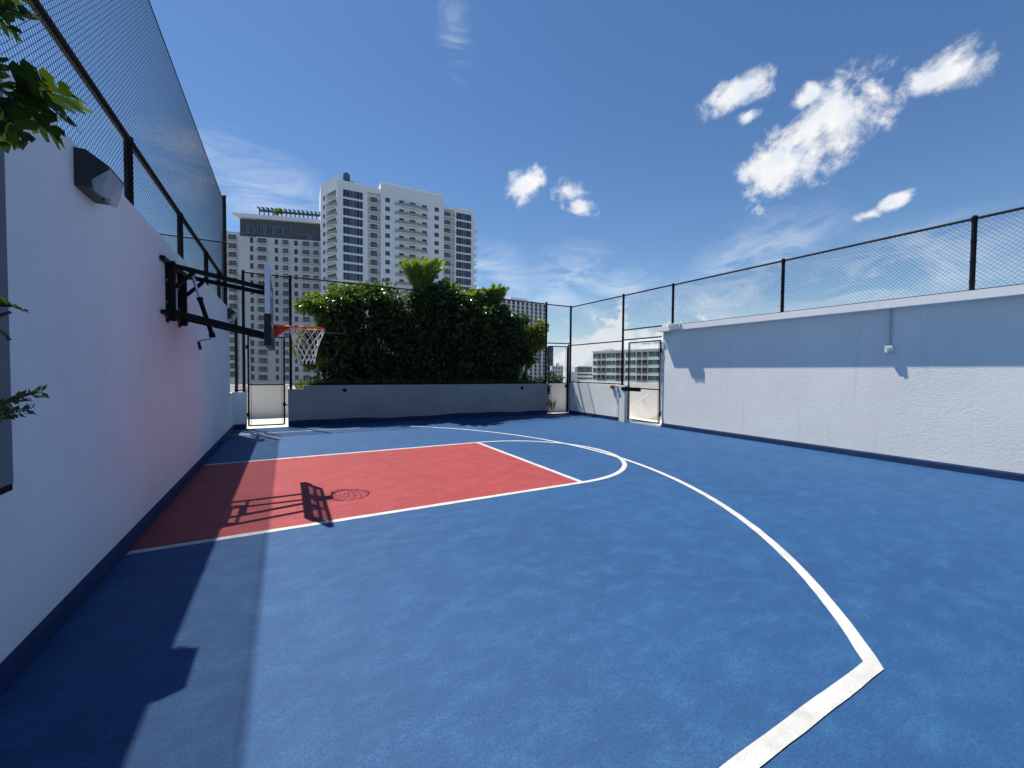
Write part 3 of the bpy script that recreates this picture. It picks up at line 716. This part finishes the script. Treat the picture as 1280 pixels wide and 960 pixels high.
# ------------------------------------------------------------------ city
class Facade:
    """local frame on a vertical facade: s along it, d outwards"""
    def __init__(self, P, Q, root):
        self.P = Vector((*P, 0)); self.u = (Vector((*Q, 0)) - self.P).normalized(); self.n = Vector((self.u.y, -self.u.x, 0)); self.root = root
        self.win = []; self.bal = []
    def pt(self, s, d, z): return self.P + self.u * s + self.n * d + Vector((0, 0, z))
    def box(self, b, s0, s1, d0, d1, z0, z1, m=0):
        b.hexa([self.pt(s0, d1, z0), self.pt(s1, d1, z0), self.pt(s1, d0, z0), self.pt(s0, d0, z0), self.pt(s0, d1, z1), self.pt(s1, d1, z1), self.pt(s1, d0, z1), self.pt(s0, d0, z1)], m)
    def window(self, s0, s1, z0, z1, d=0., cols=2, mats=('win', 'mull'), hbar=False):
        self.win.append((s0, s1, z0, z1, d, cols, mats, hbar))
    def _win(self, b, w):
        s0, s1, z0, z1, d, cols, mats, hbar = w; fw = .055
        cw = (s1 - s0) / cols
        for k in range(cols):
            self.box(b, s0 + k * cw + fw * .6, s0 + (k + 1) * cw - fw * .6, d - .05, d + .03, z0 + fw, z1 - fw)
        self.box(b, s0, s1, d, d + .07, z0, z0 + fw, 1); self.box(b, s0, s1, d, d + .07, z1 - fw, z1, 1)
        for k in range(cols + 1):
            c = s0 + k * cw; self.box(b, max(s0, c - fw * .6), min(s1, c + fw * .6), d, d + .065, z0 + fw, z1 - fw, 1)
        if hbar: self.box(b, s0 + fw, s1 - fw, d, d + .06, (z0 + z1) / 2 - .04, (z0 + z1) / 2 + .04, 1)
    def balcony(self, s0, s1, z, d, out, solid=False, curved=False): self.bal.append((s0, s1, z, d, out, solid, curved))
    def _bal(self, b, w):
        s0, s1, z, d, out, solid, curved = w
        if curved:
            k = 8; poly = [self.pt(s0 + (s1 - s0) * i / k, d + out * (.35 + .65 * math.sin(PI * i / k)), 0) for i in range(k + 1)] + [self.pt(s1, d, 0), self.pt(s0, d, 0)]
            b.prism([(p.x, p.y) for p in poly], z - .2, z)
            for i in range(k):
                A, B = poly[i], poly[i + 1]
                b.hexa([A + Vector((0, 0, z)), B + Vector((0, 0, z)), B - self.n * .1 + Vector((0, 0, z)), A - self.n * .1 + Vector((0, 0, z)), A + Vector((0, 0, z + 1)), B + Vector((0, 0, z + 1)), B - self.n * .1 + Vector((0, 0, z + 1)), A - self.n * .1 + Vector((0, 0, z + 1))], 0 if solid else 1)
            return
        self.box(b, s0, s1, d, d + out, z - .2, z)
        if solid: self.box(b, s0, s1, d + out - .1, d + out - .005, z, z + 1.0)
        else:
            self.box(b, s0, s1, d + out - .08, d + out - .02, z + .98, z + 1.06, 1)
            n = max(4, int((s1 - s0) / .16))
            for i in range(n + 1):
                c = s0 + .02 + (s1 - s0 - .04) * i / n; self.box(b, c - .018, c + .018, d + out - .065, d + out - .035, z, z + .98, 1)
            for c in (s0, s1 - .05): self.box(b, c, c + .05, d, d + out - .08, z + .98, z + 1.06, 1)
    def emit(self, wall):
        def go(items, name, fn, key, mats):
            items.sort(key=key)
            for it in items[:100]:
                b = MB(); fn(b, it); b.build(name, mats(it), self.root)
            if len(items) > 100:
                # what is left goes to one part per pair of materials; the nearest hundred are parts of their own
                b = MB()
                for it in items[100:]: fn(b, it)
                o = b.build(name, mats(items[100]), self.root); o['kind'] = 'stuff'
        go(self.win, 'window', self._win, lambda w: -w[2], lambda w: [M[k] for k in w[6]])
        go(self.bal, 'balcony', self._bal, lambda w: -w[2], lambda w: [wall, M['rail_g']])

# white tower
root = thing('apartment_tower', (38, 150, -25), 'white apartment tower with dark glass bays and a stepped roofline, behind the palm', 'building')
F = Facade((14.94, 146.08), (63.05, 144.63), root)
Z0 = -25
b = MB()
F.box(b, 0, 9.45, -22, 0, Z0, 64.0); F.box(b, 9.45, 13.48, -22, -1.4, Z0, 63.9)
F.box(b, 13.48, 35.7, -22, 1.0, Z0, 65.6); F.box(b, 35.7, 40.1, -22, -1.2, Z0, 62.5); F.box(b, 40.1, 47.96, -22, 0, Z0, 62.6)
F.box(b, 9.45, 13.48, -1.4, 0, 62.0, 63.9); F.box(b, 35.7, 40.1, -1.2, 0, 61.4, 62.5)
poly = [F.pt(s, d, 0) for s, d in ((-.002, -.05), (-.002, -21.9), (-4.6, -21.9), (-4.6, -10.2))]
b.prism([(p.x, p.y) for p in poly], Z0, 65.6)
b.build('wall', M['twhite'], root)
b = MB(); F.box(b, 14.0, 35.2, -2, .6, 65.6, 66.1); F.box(b, .3, 9, -21, -.4, 64, 64.25); F.box(b, 41, 47.5, -21, -.4, 62.6, 62.85); b.build('parapet', M['twhite'], root)
b = MB(); F.box(b, 2.4, 9.5, -12, -6, 64, 66.9); F.box(b, 2.4, 4.5, -11.5, -7, 66.9, 69.6); F.box(b, 3.0, 4.0, -11, -8, 69.6, 70.5); o = b.build('roof_plant', M['teal'], root)
b = MB()
for i in range(8):
    s0, s1 = 6 + i * 1.1, 7.1 + i * 1.1; zz = lambda s: 66.2 - 2.2 * ((s - 6) / 9) ** 2
    b.hexa([F.pt(s0, -4, 63.9), F.pt(s1, -4, 63.9), F.pt(s1, -10, 63.9), F.pt(s0, -10, 63.9), F.pt(s0, -4, zz(s0)), F.pt(s1, -4, zz(s1)), F.pt(s1, -10, zz(s1)), F.pt(s0, -10, zz(s0))])
b.build('curved_roof', M['rooflite'], root)
NR = 12
for k in range(NR):
    z = 60.1 - 3.02 * k
    F.window(1.67, 7.84, z - 1.2, z + 1.2, 0, 6, ('win', 'mull'))
    F.window(40.85, 46.8, z - .35 - 1.2, z - .35 + 1.2, 0, 6, ('win', 'mull'))
    F.window(10.5, 12.7, z - 1.25, z + .95, -1.4, 3)
    F.window(36.6, 39.0, z - 1.35, z + .85, -1.2, 3)
    for s0, s1 in ((15.0, 16.5), (32.25, 33.8)): F.window(s0, s1, z - .75, z + .8, 1.0)
    if k < 10:
        for s0, s1, zz in ((19.7, 21.25, .75), (23.3, 25.3, 1.25), (27.8, 29.35, .75)): F.window(s0, s1, z - zz, z + .8, 1.0)
    F.balcony(9.5, 13.45, z - 1.35, -1.4, 1.7); F.balcony(35.75, 40.05, z - 1.45, -1.2, 2.0)
    F.balcony(18.3, 29.6, z - 1.35, 1.0, 1.5, False, True)
    F.balcony(47.96, 50.2, z - 1.5, -5, 2.6, k % 2 == 0)
F.emit(M['twhite'])
F2 = Facade((10.66, 156.45), (14.94, 146.08), root)
for k in range(NR):
    z = 60.1 - 3.02 * k
    F2.window(1.7, 2.9, z - .7, z + .8, .0, 1); F2.window(4.6, 10.2, z - 1.3, z + .95, .0, 4, ('shaded_recess', 'mull'))
    F2.balcony(4.0, 10.9, z - 1.4, 0, 1.5, False, True)
F2.emit(M['twhite'])

# beige tower, left
root = thing('apartment_tower', (0, 170, -25), 'beige apartment tower with a charcoal top storey and rooftop pergola, behind the hoop', 'building')
F = Facade((-14.99, 168.34), (11.46, 160.58), root)
b = MB(); F.box(b, .9, 6.6, -20, 0, Z0, 47.2); F.box(b, 6.6, 30, -20, .7, Z0, 47.2); F.box(b, -4.9, .9, -16, -1.5, Z0, 48.9)
for k in range(18):
    z = 44.4 - 2.93 * k; F.box(b, 6.6, 30, .7, .85, z - .12, z + .12)
b.build('wall', M['tgrey'], root)
b = MB(); F.box(b, 1.2, 6.5, -19.5, -.6, 47.2, 53.3); F.box(b, 6.5, 30, -19.5, .1, 47.2, 53.3); b.build('top_storey', M['tdark'], root)
b = MB(); b.extrude([F.pt(-.9, 1.2, 54.5), F.pt(.8, 1.2, 53.3), F.pt(30, 1.2, 53.3), F.pt(30, 1.2, 54.7)], -F.n * 21); b.build('roof_slab', M['twhite'], root)
b = MB()
for i in range(17):
    s = 7.2 + i * 1.4; F.box(b, s - .18, s + .18, -1.1, -.9, 54.6, 57.8); F.box(b, s - .3, s + .1, -3.4, .6, 57.1, 57.5)
F.box(b, 7, 30, -1.2, -.85, 56.3, 57.1); b.build('pergola', M['teal'], root)
rg = random.Random(51); b = MB(); c0 = F.pt(13.2, .2, 56.4)
clumps(b, rg, [(tuple(c0 + rdir(rg) * .9), .7) for _ in range(8)], 70, .45, .14); b.build('roof_plant', M['leaf_mid'], root)
for s0, s1 in ((1.6, 3.9), (4.0, 6.2)): F.window(s0, s1, 48.6, 51.2, -.6, 3, ('win', 'rail_g'))
for s0, s1 in ((7.0, 9.6), (9.8, 12.4), (12.8, 15.2), (15.4, 17.6)): F.window(s0, s1, 48.6, 51.2, .1, 3, ('win', 'rail_g'))
for s0, s1 in ((20.5, 24.5),): F.window(s0, s1, 47.4, 49.2, .1, 4, ('win', 'rail_g'))
for k in range(17):
    z = 46.0 - 2.93 * k
    F.window(4.44, 5.5, z - 1.0, z + 1.0, 0, 1)
    for s0, s1, bl in ((7.1, 9.75, 1), (12.35, 13.45, 0), (14.94, 16.6, 1), (18.5, 19.7, 0), (21.2, 23.4, 1), (24.7, 26.4, 1)):
        F.window(s0, s1, z - 1.05, z + .75, .7, 2 if s1 - s0 > 1.2 else 1)
        if bl: F.balcony(s0 - .35, s1 + .35, z - 1.15, .7, 1.1)
    F.window(-2.7, -.3, z + 1.0 - 1.05, z + 1.0 + .85, -1.5, 2); F.balcony(-3.2, .1, z + 1.0 - 1.15, -1.5, 1.2)
F.emit(M['tgrey'])

def strips(root, F, s_list, w, ztop, zbot, pitch, mat, d=.0, hgt=.62):
    for s in s_list:
        b = MB(); z = ztop
        while z > zbot:
            F.box(b, s - w / 2, s + w / 2, d - .05, d + .05, z - pitch * hgt, z); z -= pitch
        b.build('window_strip', mat, root)
# striped tower far behind the hedge
root = thing('striped_tower', (157, 275, -25), 'distant tower with white and dark vertical stripes rising behind the right end of the bushes', 'building')
F = Facade((130.8, 270.65), (184.14, 275.45), root)
b = MB(); F.box(b, 0, 53.6, -25, 0, Z0, 57.0); F.box(b, 20, 36, -20, -3, 57, 59.2); b.build('wall', M['tgrey'], root)
b = MB()
for i in range(13): F.box(b, .8 + i * 4.3, 2.0 + i * 4.3, 0, .5, Z0, 56.4)
b.build('rib', M['twhite'], root)
strips(root, F, [3.55 + i * 4.3 for i in range(12)], 2.3, 55.6, -12, 3.0, M['win'], hgt=.8)
root = thing('glass_tower', (237, 349, -25), 'slim dark glass tower far away beside the corner gate', 'building')
F = Facade((232.9, 351.4), (240.86, 346.99), root)
b = MB(); F.box(b, -1, 8.6, -14, 0, Z0, 28.4); b.build('wall', M['teal'], root)
strips(root, F, [.6, 2.5, 4.4, 6.3, 8.0], 1.2, 27.5, -15, 3.1, M['win'], hgt=.75)
root = thing('apartment_block', (183, 276, -25), 'small distant white block with columns of windows seen through the corner gate', 'building')
F = Facade((168.26, 284.23), (197.19, 268.24), root)
b = MB(); F.box(b, 0, 22.7, -14, 0, Z0, 3.2); F.box(b, 22.7, 31.5, -14, .5, Z0, 7.0); F.box(b, 26, 29, -8, -3, 7, 9.2); b.build('wall', M['twhite'], root)
strips(root, F, [24.0, 26.2, 28.4, 30.4], 1.0, 6.0, -15, 3.0, M['win'], .5)
strips(root, F, [1.5 + 2.4 * i for i in range(9)], 1.1, 2.2, -15, 3.0, M['win'], .0)

# office block
root = thing('office_block', (145, 147, -25), 'white office block with green glass bands seen over the corner fence', 'building')
F = Facade((136.66, 162.23), (142.46, 121.3), root)
b = MB(); F.box(b, 0, 52, -22, 0, Z0, 12.2); F.box(b, 23, 40, -16, -6, 12.2, 15.0); b.build('wall', M['owhite'], root)
b = MB(); F.box(b, -.15, 52.1, -22.1, .25, 12.2, 12.6); b.build('parapet', M['owhite'], root)
for q in ((3, 8, -7, -4, 12.5, 13.5), (24, 28, -8, -7, 15, 15.8), (30, 36, -10, -8, 15, 16.1), (12, 14, -9, -7, 12.5, 13.4)):
    b = MB(); F.box(b, *q); b.build('roof_unit', M['grey'], root)
for z in (10.1, 6.55, 3.0, -.55, -4.1):
    for s0, s1, c in ((.4, 2.72, 2), (8.9, 14.35, 5), (20.4, 26.07, 5), (32.7, 38.2, 5), (45, 50, 5)): F.window(s0, s1, z - 1.0, z + 1.05, 0, c, ('win_green', 'rail_g'), True)
    for s0, s1 in ((3.1, 5.4), (5.9, 8.5), (14.7, 17.0), (17.4, 19.6), (26.6, 29.0), (29.6, 32.2), (38.7, 41.1), (41.7, 44.2)):
        F.window(s0, s1, z - 1.75, z + 1.05, 0, 2, ('shaded_recess', 'shaded_recess'))  # flush dark panes, coloured as the shaded balcony recesses
        F.balcony(s0, s1, z - 1.6, .0, .5)
F.emit(M['owhite'])
root = thing('low_building', (137, 170, -25), 'low white building with a dark glazed top storey left of the office block', 'building')
F = Facade((129.5, 174.2), (141.4, 167.61), root)
b = MB(); F.box(b, 0, 13.6, -16, 0, Z0, 1.9); F.box(b, 0, 3, -10, -1, 1.9, 2.6); F.box(b, 5.8, 13.6, -12, -2, 4.7, 5.3); b.build('wall', M['twhite'], root)
b = MB(); F.box(b, 6, 13.6, -12, -2.2, 1.9, 4.7); b.build('top_storey', M['tdark'], root)
for z in (.6, -1.4, -3.4): F.window(5.5, 13.4, z - .45, z + .45, 0, 8, ('win', 'mull'))
F.window(6.3, 13.3, 2.6, 4.4, -2.2, 6, ('win', 'rail_g'))
F.emit(M['twhite'])

# distant trees
def far_tree(label, c, r, seed, h=None):
    rg = random.Random(seed); c = Vector(c)
    t = thing('tree', (c.x, c.y, -25), label, 'tree')
    b = MB(); clumps(b, rg, [(tuple(c + Vector((rdir(rg).x * r, rdir(rg).y * r, rdir(rg).z * r * .6))), r * .5) for _ in range(14)], 70, r * .28, r * .1); b.build('crown', M['leaf_far'], t)
    b = MB(); b.tube([(c.x, c.y, -25), (c.x, c.y, c.z)], [.5, .3], 8); b.build('trunk', M['bark'], t)
far_tree('rounded green tree beyond the corner gate, nearest the fence post', (125.5, 181.0, -1.5), 3.6, 61)
far_tree('green tree beyond the corner gate, next to the white block', (121.0, 184.0, -3.0), 3.2, 62)
far_tree('green tree below the low white building', (131.0, 168.0, -5.5), 2.6, 63)
rg = random.Random(64)
t = thing('palm_tree', (142, 211, -25), 'tiny palm silhouette above the distant white block', 'palm')
b = MB(); b.tube([(142, 211, -25), (142.3, 211, -8), (142, 211, 5.6)], [.35, .28, .2], 8); b.build('trunk', M['bark'], t)
b = MB()
for i in range(14):
    a = i * 2 * PI / 14 + rg.uniform(-.2, .2)
    leaf(b, Vector((142, 211, 5.6)), Vector((math.cos(a), math.sin(a), rg.uniform(-.3, .9))).normalized(), Vector((0, 0, 1)), rg.uniform(1.8, 2.6), .35)
b.build('crown', M['leaf_far'], t)

# ------------------------------------------------------------------ sky, sun
SUN = Vector((-.205, .444, 1.)).normalized()
w = bpy.data.worlds.new('World'); SC.world = w; w.use_nodes = True
nt = w.node_tree; bg = nt.nodes['Background']
sky = N(nt, 'ShaderNodeTexSky'); sky.sky_type = 'NISHITA'; sky.sun_disc = False
sky.sun_elevation = math.asin(SUN.z); sky.sun_rotation = math.atan2(SUN.x, SUN.y)
sky.air_density = 1.0; sky.dust_density = .1; sky.ozone_density = 1.2; sky.altitude = 0
tc = N(nt, 'ShaderNodeTexCoord'); D = tc.outputs['Generated']
nrm = N(nt, 'ShaderNodeVectorMath', operation='NORMALIZE'); nt.links.new(D, nrm.inputs[0]); D = nrm.outputs[0]
def mth(op, a, b_=None, c=None, clamp=False):
    n = N(nt, 'ShaderNodeMath', operation=op); n.use_clamp = clamp
    for i, v in enumerate((a, b_, c)):
        if v is None: continue
        if isinstance(v, (int, float)): n.inputs[i].default_value = v
        else: nt.links.new(v, n.inputs[i])
    return n.outputs[0]
def dot(vec):
    n = N(nt, 'ShaderNodeVectorMath', operation='DOT_PRODUCT'); nt.links.new(D, n.inputs[0]); n.inputs[1].default_value = vec; return n.outputs['Value']
def blob(az, el, a, bb, ang):
    """soft elliptical patch of sky: half sizes a, bb in degrees, long axis turned by ang"""
    az, el, a, bb, ang = map(math.radians, (az, el, a, bb, ang))
    c = Vector((math.sin(az) * math.cos(el), math.cos(az) * math.cos(el), math.sin(el)))
    h = Vector((math.cos(az), -math.sin(az), 0)); v = h.cross(c)
    e1 = (h * math.cos(ang) + v * math.sin(ang)) / a; e2 = (-h * math.sin(ang) + v * math.cos(ang)) / bb
    x = dot(e1); y = dot(e2)
    return mth('SUBTRACT', 1., mth('SQRT', mth('ADD', mth('MULTIPLY', x, x), mth('MULTIPLY', y, y))))
def mx(lst):
    o = lst[0]
    for q in lst[1:]: o = mth('MAXIMUM', o, q)
    return o
def wn(scale, detail, rough, stretch=(1, 1, 1), rot=(0, 0, 0), dist=0.):
    m = N(nt, 'ShaderNodeMapping'); m.inputs['Scale'].default_value = stretch; m.inputs['Rotation'].default_value = rot; nt.links.new(D, m.inputs['Vector'])
    n = N(nt, 'ShaderNodeTexNoise'); n.inputs['Scale'].default_value = scale; n.inputs['Detail'].default_value = detail; n.inputs['Roughness'].default_value = rough; n.inputs['Distortion'].default_value = dist
    nt.links.new(m.outputs[0], n.inputs['Vector']); return n.outputs[0]
nz = wn(13, 9, .62, dist=.3); nz2 = wn(34, 6, .6)
cum = mx([blob(*q) for q in ((31.2, 24.6, 3.2, 2.4, -10), (36.3, 23.8, 3.1, 2.2, -15), (38.4, 21.6, 2.8, 1.6, -25),
                             (61.4, 23.6, 6.4, 3.9, 14), (67.0, 26.0, 5.0, 3.6, 30), (64.3, 25.0, 4.6, 3.3, 20), (58.6, 23.0, 3.4, 2.3, 0), (57.6, 30.9, 3.8, 1.7, 18), (63.8, 28.6, 2.0, 1.1, 20), (74.6, 26.6, 3.6, 2.1, 8), (69.4, 16.4, 1.7, .8, 10), (71.4, 17.2, 1.8, .8, 25), (58.3, 28.4, 1.2, .8, 0))])
cumv = mth('ADD', cum, mth('MULTIPLY', mth('SUBTRACT', nz, .5), 3.2))
cumv = mth('ADD', cumv, mth('MULTIPLY', mth('SUBTRACT', nz2, .5), .7))
cuma = N(nt, 'ShaderNodeMapRange'); cuma.interpolation_type = 'SMOOTHSTEP'; cuma.inputs['From Min'].default_value = .06; cuma.inputs['From Max'].default_value = .85; nt.links.new(cumv, cuma.inputs['Value'])
# horizon banks
hor = mx([blob(*q) for q in ((37.5, 2.5, 3.5, 4.5, 0), (43, 3.5, 6, 5.2, 0), (48, 2.0, 7, 7.5, 0), (56, 0, 8, 5.5, 0), (31, -1, 6, 3.5, 0), (20, -2, 14, 4.5, 0), (70, -1, 12, 6, 0))])
nh = wn(17, 8, .6, (1, 1, 1.5), dist=.2)
horv = mth('ADD', hor, mth('MULTIPLY', mth('SUBTRACT', nh, .5), 3.6))
hora = N(nt, 'ShaderNodeMapRange'); hora.interpolation_type = 'SMOOTHSTEP'; hora.inputs['From Min'].default_value = .2; hora.inputs['From Max'].default_value = .7; hora.inputs['To Max'].default_value = .92; nt.links.new(horv, hora.inputs['Value'])
# cirrus wisps
cir = mx([blob(*q) for q in ((27, 13.5, 9, 4.5, -20), (36, 12.5, 9, 5.5, 15), (43, 11, 7, 4.5, 20), (55, 9, 12, 5, 15), (70, 10, 14, 5.5, 10), (20.4, 40, 2.2, 6, 10), (-4, 21, 12, 5, -10), (60, 14, 10, 5, 25))])
nc = wn(5.5, 7, .62, (1, 1.4, 3.6), (.5, .2, .5), .7)
cirv = mth('MULTIPLY', mth('MAXIMUM', cir, 0.), mth('SUBTRACT', mth('MULTIPLY', nc, 4.2), 1.75, clamp=True), clamp=True)
cira = mth('MULTIPLY', cirv, .6, clamp=True)
CW = 9.6
cl1 = mixc(nt, (CW * .80, CW * .85, CW * .93), (CW, CW * .99, CW * .97), ramp(nt, wn(21, 5, .6), [(.35, g3(0)), (.6, g3(1))]))
hs = N(nt, 'ShaderNodeHueSaturation'); hs.inputs['Hue'].default_value = .504; hs.inputs['Saturation'].default_value = 1.22; hs.inputs['Value'].default_value = 1.12; nt.links.new(sky.outputs[0], hs.inputs['Color'])
sepz = N(nt, 'ShaderNodeSeparateXYZ'); nt.links.new(D, sepz.inputs[0])
lowf = N(nt, 'ShaderNodeMapRange'); lowf.interpolation_type = 'SMOOTHSTEP'; lowf.inputs['From Min'].default_value = .15; lowf.inputs['From Max'].default_value = -.01; lowf.inputs['To Max'].default_value = .85; nt.links.new(sepz.outputs[2], lowf.inputs['Value'])
c0 = mixc(nt, hs.outputs[0], (CW * .50, CW * .66, CW * .88), lowf.outputs[0])
c1 = mixc(nt, c0, (CW * .86, CW * .91, CW), cira)
c2 = mixc(nt, c1, (CW * .86, CW * .9, CW * .94), hora.outputs[0])
c3 = mixc(nt, c2, cl1, mth('MULTIPLY', cuma.outputs[0], .95))
nt.links.new(c3, bg.inputs['Color']); bg.inputs['Strength'].default_value = .072

sl = bpy.data.lights.new('sun', 'SUN'); sl.energy = 5.0; sl.angle = math.radians(.53); sl.color = (1, .95, .88)
so = bpy.data.objects.new('sun', sl); COL.objects.link(so); so.rotation_euler = (-SUN).to_track_quat('-Z', 'Y').to_euler(); so.location = SUN * 60

# ------------------------------------------------------------------ camera
cam = bpy.data.cameras.new('camera'); co = bpy.data.objects.new('camera', cam); COL.objects.link(co)
r = Vector((.8750977765985313, -.48386817037110336, .008687640302637628)); u = Vector((.006538790271668977, .029771919568443547, .9995353305546499)); f = Vector((.4839019793450842, .8746343387421575, -.029217253104608088))
mw = Matrix.Identity(4)
for i in range(3): mw[i][0] = r[i]; mw[i][1] = u[i]; mw[i][2] = -f[i]
mw.translation = (0, 0, 1.58); co.matrix_world = mw
cam.sensor_width = 36; cam.lens = 14.3212; cam.clip_start = .05; cam.clip_end = 20000
SC.camera = co
SC.view_settings.view_transform = 'Standard'; SC.view_settings.look = 'None'; SC.view_settings.gamma = 1; SC.view_settings.use_curve_mapping = False; SC.view_settings.exposure = .56
SC.render.engine = 'CYCLES'
SC.cycles.max_bounces = 10; SC.cycles.diffuse_bounces = 5; SC.cycles.transparent_max_bounces = 16; SC.cycles.use_denoising = True
